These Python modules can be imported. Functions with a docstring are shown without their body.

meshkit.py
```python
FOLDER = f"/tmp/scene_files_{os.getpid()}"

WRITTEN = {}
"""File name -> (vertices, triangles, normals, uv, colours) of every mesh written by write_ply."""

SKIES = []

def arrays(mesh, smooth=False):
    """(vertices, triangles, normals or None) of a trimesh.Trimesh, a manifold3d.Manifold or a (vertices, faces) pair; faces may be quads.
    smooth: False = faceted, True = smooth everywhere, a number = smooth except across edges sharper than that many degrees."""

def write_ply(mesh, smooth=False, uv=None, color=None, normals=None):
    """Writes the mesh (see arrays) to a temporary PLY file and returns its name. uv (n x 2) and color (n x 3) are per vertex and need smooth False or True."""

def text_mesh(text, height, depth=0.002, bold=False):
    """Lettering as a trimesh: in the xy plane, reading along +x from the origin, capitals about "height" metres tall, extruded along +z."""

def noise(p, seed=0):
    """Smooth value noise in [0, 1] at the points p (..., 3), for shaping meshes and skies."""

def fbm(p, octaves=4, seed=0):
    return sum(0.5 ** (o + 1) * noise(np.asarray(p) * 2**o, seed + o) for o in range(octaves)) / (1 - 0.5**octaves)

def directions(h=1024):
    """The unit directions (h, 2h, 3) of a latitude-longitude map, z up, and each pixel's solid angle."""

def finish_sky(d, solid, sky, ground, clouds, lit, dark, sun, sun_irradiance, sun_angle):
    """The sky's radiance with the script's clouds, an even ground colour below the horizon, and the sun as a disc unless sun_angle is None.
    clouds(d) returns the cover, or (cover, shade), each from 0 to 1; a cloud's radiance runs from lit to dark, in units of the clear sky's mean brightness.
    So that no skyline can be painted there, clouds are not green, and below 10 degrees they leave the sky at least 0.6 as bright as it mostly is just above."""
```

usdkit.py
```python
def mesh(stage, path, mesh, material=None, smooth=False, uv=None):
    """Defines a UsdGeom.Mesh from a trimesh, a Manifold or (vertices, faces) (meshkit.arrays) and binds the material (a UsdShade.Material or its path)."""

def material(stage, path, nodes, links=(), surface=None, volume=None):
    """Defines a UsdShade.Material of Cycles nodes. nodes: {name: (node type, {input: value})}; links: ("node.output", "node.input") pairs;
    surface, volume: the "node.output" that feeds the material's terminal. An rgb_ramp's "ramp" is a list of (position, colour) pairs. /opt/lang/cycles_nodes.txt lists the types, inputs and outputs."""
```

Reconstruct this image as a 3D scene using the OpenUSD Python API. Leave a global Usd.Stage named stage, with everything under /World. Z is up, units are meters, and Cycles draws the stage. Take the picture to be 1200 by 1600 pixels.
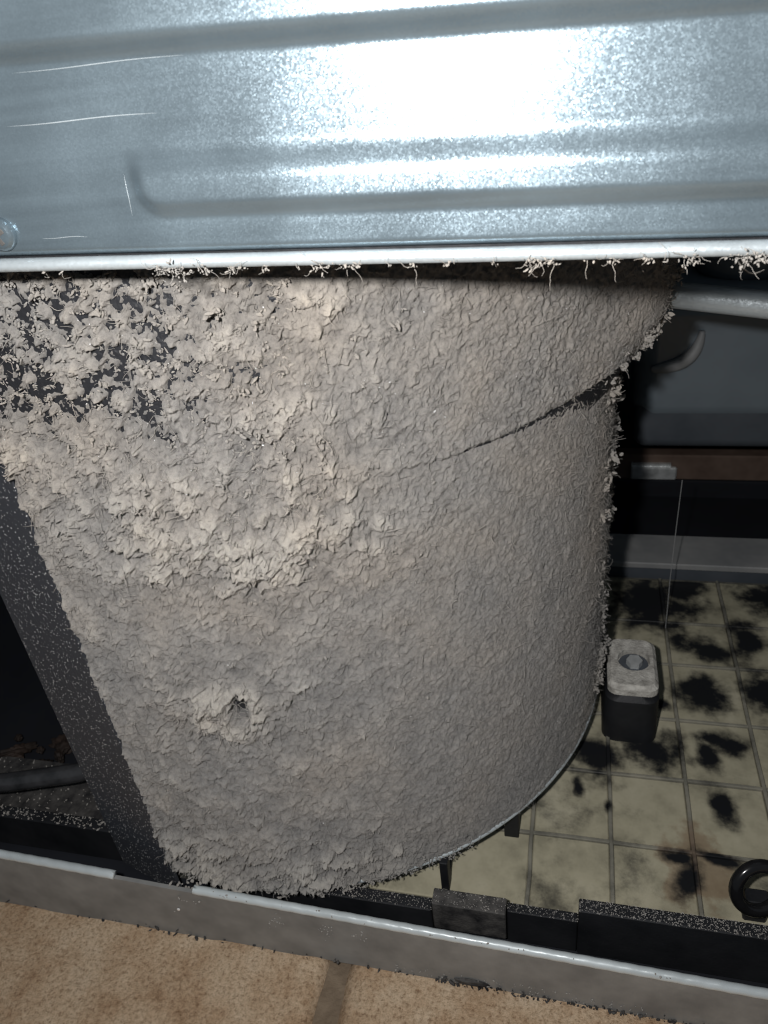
import math, numpy as np, trimesh, usdkit
from scipy.interpolate import CubicSpline
from meshkit import noise, fbm
from pxr import Usd, UsdGeom, UsdLux, UsdShade, Gf, Sdf, Vt
from shapely.geometry import Polygon, box as sbox
rng = np.random.default_rng(7)
stage = Usd.Stage.CreateInMemory()
UsdGeom.SetStageUpAxis(stage, UsdGeom.Tokens.z); UsdGeom.SetStageMetersPerUnit(stage, 1.0)
UsdGeom.Xform.Define(stage, '/World'); UsdGeom.Scope.Define(stage, '/World/Looks')

# ---------------------------------------------------------------- camera (a phone held close above the floor)
FPX, H = 1201.0, 0.30                        # focal length in photograph pixels, lens height in metres
CX = np.array([0.9704, 0.0299, -0.2395]); CD = np.array([0.2183, -0.5315, 0.8184]); CZ = np.array([-0.1028, -0.8465, -0.5223])
right, up, back = np.array([CX[0], CD[0], CZ[0]]), -np.array([CX[1], CD[1], CZ[1]]), -np.array([CX[2], CD[2], CZ[2]])
cam = UsdGeom.Camera.Define(stage, '/World/camera')
cam.AddTransformOp().Set(Gf.Matrix4d(*right, 0, *up, 0, *back, 0, 0, 0, H, 1))
cam.CreateFocalLengthAttr(5.6); cam.CreateHorizontalApertureAttr(5.6 * 1200 / FPX); cam.CreateVerticalApertureAttr(5.6 * 1600 / FPX)
cam.CreateFStopAttr(8.0); cam.CreateFocusDistanceAttr(0.20); cam.CreateClippingRangeAttr(Gf.Vec2f(0.005, 20))
cam.CreateExposureAttr(0.45)

# ---------------------------------------------------------------- light: the phone's flash next to the lens, and a dim dome added to lift the shadows
fl = UsdLux.SphereLight.Define(stage, '/World/phone_flash')
fl.CreateRadiusAttr(0.0042); fl.CreateIntensityAttr(2700.0); fl.CreateColorAttr(Gf.Vec3f(1.0, 0.985, 0.97))
fpos = np.array([0, 0, H]) - 0.027 * right + 0.014 * up + 0.002 * back
fl.AddTranslateOp().Set(Gf.Vec3d(*map(float, fpos)))
dome = UsdLux.DomeLight.Define(stage, '/World/fill_dome'); dome.CreateIntensityAttr(1.0)  # added ambient fill, no lamp of its own
rm = usdkit.material(stage, '/World/Looks/dim_fill', {'b': ('background_shader', {'color': (0.75, 0.88, 1.0), 'strength': 0.07})}, surface='b.background')
UsdShade.MaterialBindingAPI.Apply(dome.GetPrim()).Bind(rm)

# ---------------------------------------------------------------- helpers
def ray(px, py):
    r = np.array([px - 600, py - 800, FPX]); return np.array([r @ CX, r @ CD, r @ CZ])
def at_z(px, py, z):
    r = ray(px, py); return np.array([0, 0, H]) + r * ((z - H) / r[2])
def at_y(px, py, y):
    r = ray(px, py); return np.array([0, 0, H]) + r * (y / r[1])
used = {}
def numbered(parent, name):
    k = used.get((parent, name), 0); used[(parent, name)] = k + 1
    return f'{parent}/{name}' + (f'_{k:03d}' if k else '')
def tag(o, label=None, cat=None, group=None, kind=None):
    p = o.GetPrim() if hasattr(o, 'GetPrim') else o
    for k, v in (('label', label), ('category', cat), ('group', group), ('kind', kind)):
        if v: p.SetCustomDataByKey(k, v)
    return p
def thing(name, label=None, cat=None, group=None, kind=None):
    x = UsdGeom.Xform.Define(stage, numbered('/World', name)); return tag(x, label, cat, group, kind)
def obj(name, mesh, mat, parent=None, smooth=False):
    par = str(parent.GetPath()) if parent is not None else '/World'
    o = usdkit.mesh(stage, numbered(par, name), mesh, mat, smooth=smooth).GetPrim()
    if mat is dust and name != 'dust_coat':
        UsdGeom.PrimvarsAPI(o).CreatePrimvar('thickness', Sdf.ValueTypeNames.FloatArray, 'vertex').Set(Vt.FloatArray(len(UsdGeom.Mesh(o).GetPointsAttr().Get()), .78))
    return o
def thick(prim, values):
    UsdGeom.PrimvarsAPI(prim).CreatePrimvar('thickness', Sdf.ValueTypeNames.FloatArray, 'vertex').Set(Vt.FloatArray.FromNumpy(np.asarray(values, np.float32).ravel()))
def sstep(a, b, x):
    t = np.clip((x - a) / (b - a), 0, 1); return t * t * (3 - 2 * t)
def cat(*ms): return trimesh.util.concatenate(list(ms))
def bx(x0, x1, y0, y1, z0, z1, c=0.0):
    """a box with chamfered edges"""
    if c <= 0:
        m = trimesh.creation.box([x1 - x0, y1 - y0, z1 - z0])
    else:
        a, b, d = (x1 - x0) / 2, (y1 - y0) / 2, (z1 - z0) / 2
        p = [(sx * (a - i * c), sy * (b - j * c), sz * (d - k * c)) for sx in (-1, 1) for sy in (-1, 1) for sz in (-1, 1) for i, j, k in ((0, 1, 1), (1, 0, 1), (1, 1, 0))]
        m = trimesh.convex.convex_hull(np.array(p))
    m.apply_translation([(x0 + x1) / 2, (y0 + y1) / 2, (z0 + z1) / 2]); return m
def tube(pts, rad, sides=8):
    p = np.asarray(pts, float); t = np.gradient(p, axis=0); t /= np.linalg.norm(t, axis=1, keepdims=True) + 1e-12
    a = np.cross(t, np.eye(3)[int(np.argmin(np.abs(t).max(0)))]); a /= np.linalg.norm(a, axis=1, keepdims=True) + 1e-12
    b = np.cross(t, a); g = np.arange(sides) * 2 * np.pi / sides; rad = np.broadcast_to(rad, (len(p),))
    v = p[:, None] + rad[:, None, None] * (np.cos(g)[None, :, None] * a[:, None] + np.sin(g)[None, :, None] * b[:, None])
    i, j = np.meshgrid(np.arange(len(p) - 1), np.arange(sides), indexing='ij')
    q = np.stack([i * sides + j, i * sides + (j + 1) % sides, (i + 1) * sides + (j + 1) % sides, (i + 1) * sides + j], -1).reshape(-1, 4)
    f = [q[:, [0, 1, 2]], q[:, [0, 2, 3]]]
    e = (len(p) - 1) * sides
    f += [np.array([[0, k + 1, k] for k in range(1, sides - 1)]), np.array([[e, e + k, e + k + 1] for k in range(1, sides - 1)])]
    return trimesh.Trimesh(v.reshape(-1, 3), np.vstack(f), process=False)
def gridfaces(n, m, flip=False):
    i, j = np.meshgrid(np.arange(n - 1), np.arange(m - 1), indexing='ij'); a = (i * m + j).ravel()
    q = np.stack([a, a + m, a + m + 1, a + 1], -1)
    f = np.vstack([q[:, [0, 1, 2]], q[:, [0, 2, 3]]]); return f[:, ::-1] if flip else f
def sweep_x(profile, xs, wob=None):
    """a closed (y, z) profile carried along x, capped"""
    P = np.asarray(profile, float); n = len(P)
    v = np.array([[(x, y, z) for y, z in P] for x in xs]); 
    if wob is not None: v = v + wob(v)
    i, j = np.meshgrid(np.arange(len(xs) - 1), np.arange(n), indexing='ij')
    q = np.stack([i * n + j, i * n + (j + 1) % n, (i + 1) * n + (j + 1) % n, (i + 1) * n + j], -1).reshape(-1, 4)
    f = [q[:, [0, 1, 2]], q[:, [0, 2, 3]]]
    cap = np.array([[0, k, k + 1] for k in range(1, n - 1)])
    e = (len(xs) - 1) * n; f += [cap, cap[:, ::-1] + e]
    m = trimesh.Trimesh(v.reshape(-1, 3), np.vstack(f), process=False); m.fix_normals(); return m

# ---------------------------------------------------------------- materials
L = '/World/Looks/'
def flecked_metal(name, color, rough, cell=1500., tilt=.35, metallic=1.0, smudge=.12):
    return usdkit.material(stage, L + name, {
        'g': ('geometry', {}), 'v': ('voronoi_texture', {'scale': cell}), 'n': ('noise_texture', {'scale': 60., 'detail': 5.}),
        'st': ('mapping', {'scale': (4., 4., 160.)}), 'sn': ('noise_texture', {'scale': 3., 'detail': 4.}),
        's': ('vector_math', {'math_type': 'subtract', 'vector2': (.5, .5, .5)}), 'k': ('vector_math', {'math_type': 'scale', 'scale': tilt}),
        'a': ('vector_math', {'math_type': 'add'}), 'nn': ('vector_math', {'math_type': 'normalize'}),
        'r': ('map_range', {'from_min': .3, 'from_max': .7, 'to_min': rough - smudge, 'to_max': rough + smudge}),
        'c': ('rgb_ramp', {'ramp': [(.3, tuple(c * .72 for c in color)), (.7, color)]}), 'mm': ('mix_float', {'fac': .6}),
        'p': ('principled_bsdf', {'metallic': metallic})},
        [('g.position', 'v.vector'), ('g.position', 'n.vector'), ('g.position', 'st.vector'), ('st.vector', 'sn.vector'), ('v.color', 's.vector1'), ('s.vector', 'k.vector1'), ('g.normal', 'a.vector1'), ('k.vector', 'a.vector2'),
         ('a.vector', 'nn.vector1'), ('nn.vector', 'p.normal'), ('n.fac', 'r.value'), ('r.result', 'p.roughness'), ('n.fac', 'mm.a'), ('sn.fac', 'mm.b'), ('mm.result', 'c.fac'), ('c.color', 'p.base_color')], surface='p.BSDF')
galv = flecked_metal('galvanised_steel', (.235, .300, .343), .29, 3600., .11, .70, .04)
galv_lip = flecked_metal('galvanised_lip', (.56, .62, .65), .42, 1800., .12, .45, .05)
def plain(name, c0, c1, scale=40., rough=.8, bump=.0, bscale=300., bdist=.001, spec=.3, metallic=0.):
    return usdkit.material(stage, L + name, {
        'g': ('geometry', {}), 'n': ('noise_texture', {'scale': scale, 'detail': 6., 'roughness': .6}), 'c': ('rgb_ramp', {'ramp': [(.32, c0), (.68, c1)]}),
        'h': ('noise_texture', {'scale': bscale, 'detail': 4.}), 'b': ('bump', {'strength': bump, 'distance': bdist}),
        'p': ('principled_bsdf', {'roughness': rough, 'specular_ior_level': spec, 'metallic': metallic})},
        [('g.position', 'n.vector'), ('n.fac', 'c.fac'), ('c.color', 'p.base_color'), ('g.position', 'h.vector'), ('h.fac', 'b.height')] + ([('b.normal', 'p.normal')] if bump else []), surface='p.BSDF')
dust = usdkit.material(stage, L + 'grey_dust', {
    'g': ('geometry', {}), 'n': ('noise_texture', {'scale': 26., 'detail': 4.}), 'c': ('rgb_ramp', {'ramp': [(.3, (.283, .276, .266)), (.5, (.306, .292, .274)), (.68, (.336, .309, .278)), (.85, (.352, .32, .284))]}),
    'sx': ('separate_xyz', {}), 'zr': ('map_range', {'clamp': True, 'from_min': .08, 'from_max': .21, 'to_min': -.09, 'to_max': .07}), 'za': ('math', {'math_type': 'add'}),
    'm': ('noise_texture', {'scale': 520., 'detail': 6., 'roughness': .78}), 'mc': ('rgb_ramp', {'ramp': [(.3, (.62, .62, .63)), (.5, (.95, .95, .95)), (.68, (1.16, 1.15, 1.13))]}),
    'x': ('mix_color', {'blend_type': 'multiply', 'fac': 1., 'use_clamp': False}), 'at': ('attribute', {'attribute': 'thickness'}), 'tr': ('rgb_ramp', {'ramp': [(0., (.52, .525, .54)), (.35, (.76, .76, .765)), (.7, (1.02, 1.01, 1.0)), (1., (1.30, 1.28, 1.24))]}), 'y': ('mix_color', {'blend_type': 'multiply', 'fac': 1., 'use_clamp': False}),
    'h': ('noise_texture', {'scale': 1400., 'detail': 5., 'roughness': .7}), 'b': ('bump', {'strength': .9, 'distance': .0006}),
    'p': ('principled_bsdf', {'roughness': 1., 'specular_ior_level': .05, 'diffuse_roughness': .8, 'sheen_weight': .06})},
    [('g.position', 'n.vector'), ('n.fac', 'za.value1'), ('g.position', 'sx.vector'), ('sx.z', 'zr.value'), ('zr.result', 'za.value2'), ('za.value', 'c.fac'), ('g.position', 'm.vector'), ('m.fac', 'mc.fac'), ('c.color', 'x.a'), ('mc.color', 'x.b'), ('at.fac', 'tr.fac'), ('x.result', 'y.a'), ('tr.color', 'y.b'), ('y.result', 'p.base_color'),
     ('g.position', 'h.vector'), ('h.fac', 'b.height'), ('b.normal', 'p.normal')], surface='p.BSDF')
def speckle(name, base, fleck, cell=1300., share=.955):
    return usdkit.material(stage, L + name, {
        'g': ('geometry', {}), 'v': ('voronoi_texture', {'scale': cell}), 'sp': ('separate_color', {}),
        'q': ('map_range', {'clamp': True, 'from_min': share, 'from_max': 1.0, 'to_min': 0., 'to_max': 1.}), 'd': ('map_range', {'clamp': True, 'from_min': .28, 'from_max': .46, 'to_min': 1., 'to_max': 0.}),
        'ml': ('math', {'math_type': 'multiply'}), 'x': ('mix_color', {'a': base, 'b': fleck}),
        'n': ('noise_texture', {'scale': 900., 'detail': 4.}), 'b': ('bump', {'strength': .8, 'distance': .0005}),
        'p': ('principled_bsdf', {'roughness': .55, 'specular_ior_level': .4})},
        [('g.position', 'v.vector'), ('v.color', 'sp.color'), ('sp.r', 'q.value'), ('v.distance', 'd.value'), ('q.result', 'ml.value1'), ('d.result', 'ml.value2'), ('ml.value', 'x.fac'), ('x.result', 'p.base_color'),
         ('g.position', 'n.vector'), ('n.fac', 'b.height'), ('b.normal', 'p.normal')], surface='p.BSDF')
granite = speckle('black_speckled_paint', (.052, .056, .066), (1.0, 1.0, 1.0), 1500., .76)
darkshell = speckle('dusty_black_shell', (.020, .021, .025), (.30, .29, .28), 900., .80)
black = plain('black_plastic', (.008, .009, .011), (.02, .021, .024), 60., .55, .3, 900., .0004)
blackdusty = plain('dusty_black_plastic', (.012, .012, .014), (.10, .095, .09), 160., .8, .5, 900., .0006)
railm = plain('painted_rail', (.16, .162, .16), (.265, .265, .258), 55., .6, .25, 1500., .0003, .4)
edgem = flecked_metal('highlit_edge', (.62, .68, .70), .36, 900., .05, .12)  # pale colour carries the flash highlight along rounded edges
terra = usdkit.material(stage, L + 'terracotta', {
    'g': ('geometry', {}), 'n': ('noise_texture', {'scale': 46., 'detail': 9., 'roughness': .74}), 'c': ('rgb_ramp', {'ramp': [(.30, (.30, .175, .095)), (.42, (.52, .36, .23)), (.56, (.64, .485, .335)), (.72, (.72, .58, .43))]}),
    'm': ('noise_texture', {'scale': 620., 'detail': 6., 'roughness': .8}), 'mc': ('rgb_ramp', {'ramp': [(.36, (.42, .34, .28)), (.48, (.92, .9, .87)), (.58, (1.14, 1.14, 1.14))]}), 'x': ('mix_color', {'blend_type': 'multiply', 'fac': .85, 'use_clamp': False}),
    'b': ('bump', {'strength': .9, 'distance': .0014}), 'p': ('principled_bsdf', {'roughness': .7, 'specular_ior_level': .25})},
    [('g.position', 'n.vector'), ('n.fac', 'c.fac'), ('g.position', 'm.vector'), ('m.fac', 'mc.fac'), ('c.color', 'x.a'), ('mc.color', 'x.b'), ('x.result', 'p.base_color'), ('m.fac', 'b.height'), ('b.normal', 'p.normal')], surface='p.BSDF')
grout = plain('grout', (.13, .095, .065), (.24, .185, .13), 90., .95, .6, 700., .0012)
wood = plain('brown_board', (.085, .055, .042), (.15, .105, .082), 50., .7)
cangrey = plain('grey_can', (.115, .142, .165), (.155, .185, .21), 14., .3, 0, spec=.5)
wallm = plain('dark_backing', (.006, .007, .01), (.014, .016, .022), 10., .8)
bluegrey = plain('blue_grey_metal', (.055, .065, .078), (.085, .095, .11), 30., .55)
greyrail = plain('grey_rail', (.20, .205, .21), (.30, .30, .295), 40., .5)
bright = plain('bright_zinc', (.55, .57, .57), (.8, .82, .82), 200., .35, .3, 700., .0005, .5, .5)
glossblack = plain('black_rubber_cable', (.025, .026, .028), (.06, .06, .064), 120., .16, .1, 500., .0003, .6)
whitedust = plain('pale_dust', (.30, .285, .26), (.66, .64, .59), 260., .95, .8, 900., .0008)
crystal = usdkit.material(stage, L + 'mineral_glint', {'p': ('principled_bsdf', {'base_color': (.85, .85, .85), 'roughness': .12, 'specular_ior_level': .9, 'metallic': .3})}, surface='p.BSDF')

# ---------------------------------------------------------------- floor
RY = 0.1466                                    # front face of the frame rail
fl_ = thing('floor', 'terracotta tiled floor in front of the grey rail', 'floor', kind='structure')
jx = at_z(517, 1550, 0)[0]
def tile(x0, x1, y0, y1, seed):
    n, m = max(8, int((x1 - x0) / .004)), max(8, int((y1 - y0) / .004))
    X, Y = np.meshgrid(np.linspace(x0, x1, n), np.linspace(y0, y1, m), indexing='ij')
    e = np.minimum(np.minimum(X - x0, x1 - X), np.minimum(Y - y0, y1 - Y))
    Z = (fbm(np.stack([X * 60, Y * 60, X * 0 + seed], -1), 4, 3) - .5) * .0016 - .0035 * (1 - sstep(0, .006, e + .003 * (noise(np.stack([X * 150, Y * 150, X * 0 + seed], -1)) - .5))) 
    wob = .0012 * (noise(np.stack([X * 90, Y * 90, X * 0 + 5 + seed], -1)) - .5) * (e < .006)
    top = np.stack([X + wob, Y + wob, Z], -1).reshape(-1, 3)
    f = gridfaces(n, m)
    rim = np.concatenate([np.arange(n) * m, (n - 1) * m + np.arange(1, m), np.arange(n - 2, -1, -1) * m + m - 1, np.arange(m - 2, 0, -1)])
    low = top[rim].copy(); low[:, 2] = -.012; k = len(rim); o = len(top); r = np.arange(k)
    f2 = np.vstack([np.stack([rim, o + r, rim[(r + 1) % k]], -1), np.stack([rim[(r + 1) % k], o + r, o + (r + 1) % k], -1)])
    M = trimesh.Trimesh(np.vstack([top, low]), np.vstack([f, f2]), process=False); return M
J, TS = .009, .30
for i in (-1, 0, 1):
    for j in (0, 1):
        x0 = jx + J / 2 + i * (TS + J); y0 = -.12 + j * (TS + J)
        obj('tile', tile(x0, x0 + TS, y0, y0 + TS, i * 3 + j), terra, fl_, True)
def sheet(x0, x1, y0, y1, z, n=60, amp=.0008, sc=90):
    X, Y = np.meshgrid(np.linspace(x0, x1, n), np.linspace(y0, y1, n), indexing='ij')
    Z = z + (fbm(np.stack([X * sc, Y * sc, X * 0], -1), 3) - .5) * amp
    return trimesh.Trimesh(np.stack([X, Y, Z], -1).reshape(-1, 3), gridfaces(n, n), process=False)
obj('grout', sheet(-.9, .9, -.5, .156, -.0035, 260, .0012, 160), grout, fl_, True)
obj('floor_slab', bx(-.9, .9, -.5, 1.0, -.03, -.013), grout, fl_)

# ---------------------------------------------------------------- steel panel with pressed ribs
YP = 0.136
PT = math.tan(math.radians(3.4))                 # the panel stands 3 degrees off square
def yp(x): return YP + PT * (x + .03)
def at_p(px, py):
    r = ray(px, py); t = (YP + PT * .03) / (r[1] - PT * r[0]); return np.array([0, 0, H]) + r * t
def pz(px, py): return at_p(px, py)[2]
def px_(px, py): return at_p(px, py)[0]
zb0, zb1 = at_p(0, 403), at_p(1190, 373); KS = (zb1[2] - zb0[2]) / (zb1[0] - zb0[0]); XR = px_(600, 388)
def roll(v): v = np.array(v, float); v[..., 2] += KS * (v[..., 0] - XR); return v
zb = pz(600, 388); zstep0, zstep1 = pz(600, 64), pz(600, 12)
zpad_lo0, zpad_lo1, zpad_hi0, zpad_hi1 = pz(600, 330), pz(600, 300), pz(600, 258), pz(600, 225)
xpad0, xpad1 = px_(195, 290), px_(238, 290)
xs = np.unique(np.concatenate([np.arange(-.32, -.16, .004), np.arange(-.16, .07, .0006), np.arange(.07, .30, .004)]))
zs = np.unique(np.concatenate([np.arange(zb, zb + .075, .0004), np.arange(zb + .075, zb + .24, .006)]))
X, Zg = np.meshgrid(xs, zs, indexing='ij')
def relief(X, Z):
    up_ = .0028 * sstep(zstep0, zstep1, Z) 
    # pad with one rounded end, its upper side easing gently back into the sheet
    rr = Z - (zpad_lo0 + zpad_lo1) / 2; cxr = X - (xpad0 + xpad1) / 2
    d = np.where((rr < .004) & (cxr < .004), .004 - np.hypot(np.maximum(0, .004 - rr), np.maximum(0, .004 - cxr)), np.minimum(rr, cxr))
    pad = .0017 * sstep(-.0018, .0018, d) * (1 - sstep(zpad_hi0 - .001, zpad_hi1 + .002, Z))
    crown = -.0010 * sstep(0, 1, (Z - zb) / (zstep0 - zb)) 
    wave = .00035 * (fbm(np.stack([X * 14, Z * 40, X * 0], -1), 3) - .5)
    return up_ + pad + crown + wave
Yg = yp(X) - relief(X, Zg)
hem = np.clip((zb + .0016 - Zg) / .0016, 0, 1); Yg = Yg + .0014 * hem ** 2            # bottom edge turns in
n, m = X.shape
front = roll(np.stack([X, Yg, Zg], -1)).reshape(-1, 3); rear = front + [0, .0011, 0]
F0 = gridfaces(n, m)
ring = np.concatenate([np.arange(n) * m, (n - 1) * m + np.arange(1, m), np.arange(n - 2, -1, -1) * m + m - 1, np.arange(m - 2, 0, -1)])
r = np.arange(len(ring)); N = len(front); nx = ring[(r + 1) % len(ring)]
FF = np.vstack([F0, F0[:, ::-1] + N, np.stack([ring, ring + N, nx], -1), np.stack([nx, ring + N, nx + N], -1)])
panel = thing('steel_cover', 'galvanised steel cover with pressed ribs and flash glare above the dust', 'panel')
pm = trimesh.Trimesh(np.vstack([front, rear]), FF, process=False)
obj('sheet', pm, galv, panel, 40)
lz0, lz1 = pz(600, 414), pz(600, 391); lc, lr = (lz0 + lz1) / 2, (lz1 - lz0) / 2
ang = np.linspace(0, 2 * np.pi, 22, endpoint=False)
lxs = np.concatenate([np.arange(-.32, -.16, .02), np.arange(-.16, .07, .001), np.arange(.07, .301, .02)])
lip = sweep_x([(YP + .0008 + 1.15 * lr * math.cos(a), lc + lr * math.sin(a)) for a in ang], lxs,
              lambda v: .00025 * (noise(v * 55)[..., None] - .5) * np.array([0, 1, 1]) + (PT * (v[..., :1] + .03)) * np.array([0, 1, 0]))
lip.vertices = roll(lip.vertices); obj('bottom_lip', lip, galv_lip, panel, 60)
wb = bx(-.32, .30, YP + .0020, YP + .0034, lc, zb + .012); wb.vertices[:, 1] += PT * (wb.vertices[:, 0] + .03); wb.vertices = roll(wb.vertices); obj('lip_web', wb, black, panel)
# pan-head screw at the left
sp = at_p(3, 366) - [0, .0004, 0]; sr = .0031
prof = [[0, .0013], [.0016, .0013], [.0024, .0011], [.0029, .0005], [.0031, 0], [.0031, -.001], [0, -.001]]
hd = trimesh.creation.revolve(np.array(prof[::-1]), sections=36)
def turn(m_): m_.apply_transform(trimesh.transformations.rotation_matrix(.5, [0, 0, 1])); m_.apply_transform(trimesh.transformations.rotation_matrix(math.pi / 2, [1, 0, 0])); m_.apply_translation(sp); return m_
scr = obj('screw', turn(hd), galv, panel, 35)
rcs = cat(*[bx(-a_, a_, -b_, b_, .0009, .00135, .0001) for a_, b_ in ((.0019, .0005), (.0005, .00188))]); obj('cross_recess', turn(rcs), blackdusty, scr)
# scratches scored in the zinc
sc = []
for a, b, w in (((0, 199), (250, 176), .00018), ((60, 372), (145, 370), .00012), ((190, 265), (208, 345), .0001), ((0, 116), (300, 84), .00014)):
    pa = [at_p(a[0] + (b[0] - a[0]) * t, a[1] + (b[1] - a[1]) * t + 1.2 * math.sin(7 * t)) for t in np.linspace(0, 1, 40)]
    w *= .55; pa = [np.array([p[0], yp(p[0]) - float(relief(np.array([p[0]]), np.array([p[2] - KS * (p[0] - XR)]))[0]) + .00002, p[2]]) for p in pa]
    sc.append(tube(pa, w * np.sin(np.linspace(.15, 3, 40)), 5))
for s in sc: obj('scratch', s, galv_lip, panel, True)

# ---------------------------------------------------------------- the dusty drum
DX, DY, DR = -0.1205, 0.2886, 0.1330           # axis and radius of the drum, standing upright
ZS, ZT, ZB = 0.200, 0.290, 0.030               # seam, top, lower rim
OX, OY, OR = 0.0105, 0.0114, 0.1465            # the hood above the seam: a slightly larger ring set off to the back right
def radius(th, z):
    ec = np.sin(th) * OX - np.cos(th) * OY; rho = ec + np.sqrt(ec * ec - OX * OX - OY * OY + OR * OR)
    return np.where(z > ZS, DR + .0002 + .0014 * sstep(.5, 1.1, th) + np.maximum(rho - DR - .0016, 0) * (.40 + .28 * sstep(.200, .214, z)) * sstep(.98, 1.5, th) + .03 * (z - ZS) + .10 * np.maximum(z - .218, 0) * sstep(.8, 1.4, th), DR)
def surf(th, z, h=0):
    r_ = radius(th, z) + h; return np.stack([DX + r_ * np.sin(th), DY - r_ * np.cos(th), z], -1)
TH0, TH1 = math.radians(-14.5), math.radians(150)
drum = thing('blower_drum', 'round upright metal drum thickly coated in grey dust', 'drum')
def shell(z0, z1, nz, th0=TH0, th1=TH1, nt=160, t=.0012, off=0):
    T, Zz = np.meshgrid(np.linspace(th0, th1, nt), np.linspace(z0, z1, nz), indexing='ij')
    a = surf(T, Zz, off).reshape(-1, 3); b = surf(T, Zz, off - t).reshape(-1, 3); F_ = gridfaces(nt, nz); n_, m_ = nt, nz
    rg = np.concatenate([np.arange(n_) * m_, (n_ - 1) * m_ + np.arange(1, m_), np.arange(n_ - 2, -1, -1) * m_ + m_ - 1, np.arange(m_ - 2, 0, -1)]); k = np.roll(rg, -1)
    M = trimesh.Trimesh(np.vstack([a, b]), np.vstack([F_, F_[:, ::-1] + len(a), np.stack([rg, rg + len(a), k], -1), np.stack([k, rg + len(a), k + len(a)], -1)]), process=False); return M
obj('drum_wall', shell(ZB, ZS + .02, 12), darkshell, drum, 40)
obj('flared_hood', shell(ZS + .0005, ZT, 30), darkshell, drum, 40)
rimp = [surf(np.array(t), np.array(ZB - .0004), .0006) for t in np.linspace(TH0 + .5, TH1, 160)]
obj('bottom_rim', tube(rimp, .0012, 8), edgem, drum, True)
p0 = surf(np.array(TH0), np.array(.0)); tdir = np.array([-math.cos(math.radians(-19)), -math.sin(math.radians(-19)) * -1 * -1, 0])
tdir = np.array([-math.cos(math.radians(17)), math.sin(math.radians(17)), 0]); nrm = np.array([-tdir[1], tdir[0], 0]); nrm = nrm if nrm[1] < 0 else -nrm
SW = .0342
q = [p0 + nrm * .0008, p0 + tdir * SW + nrm * .0008, p0 + tdir * SW - nrm * .0008, p0 - nrm * .0008]
strip = trimesh.creation.extrude_polygon(Polygon([(a[0], a[1]) for a in q]), .278); strip.apply_translation([0, 0, .0062])
obj('side_flange', strip, granite, drum)
ret = [p0 + tdir * SW, p0 + tdir * SW + np.array([.012, .03, 0]), p0 + tdir * SW + np.array([.0135, .0296, 0]), p0 + tdir * (SW - .0016)]
rt = trimesh.creation.extrude_polygon(Polygon([(a[0], a[1]) for a in ret]), .257); rt.apply_translation([0, 0, .0264]); obj('return_fold', rt, black, drum)

# ---------------------------------------------------------------- dust coat (one woolly layer)
du = .00036
T = np.linspace(TH0, math.radians(112), int((math.radians(112) - TH0) * .142 / du)); Zc = np.arange(ZB - .001, ZT - .012, du)
TT, ZZ = np.meshgrid(T, Zc, indexing='ij'); deg = np.degrees(TT)
U, V = (TT * .142 * 1000), ZZ * 1000                                 # millimetres along and up
def nz(su, sv, o=4, seed=0, wu=0, wv=0): return fbm(np.stack([(U + wu) / su, (V + wv) / sv, np.full_like(U, seed * 7.3)], -1), o, seed)
w1 = (nz(9, 9, 3, 1) - .5) * 14; w2 = (nz(9, 9, 3, 2) - .5) * 14
w3 = (nz(2.2, 2.2, 2, 3) - .5) * 2.4; w4 = (nz(2.2, 2.2, 2, 4) - .5) * 2.4
A = sstep(40, 8, deg) * sstep(185, 225, V)                      # lumpy upper left
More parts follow.
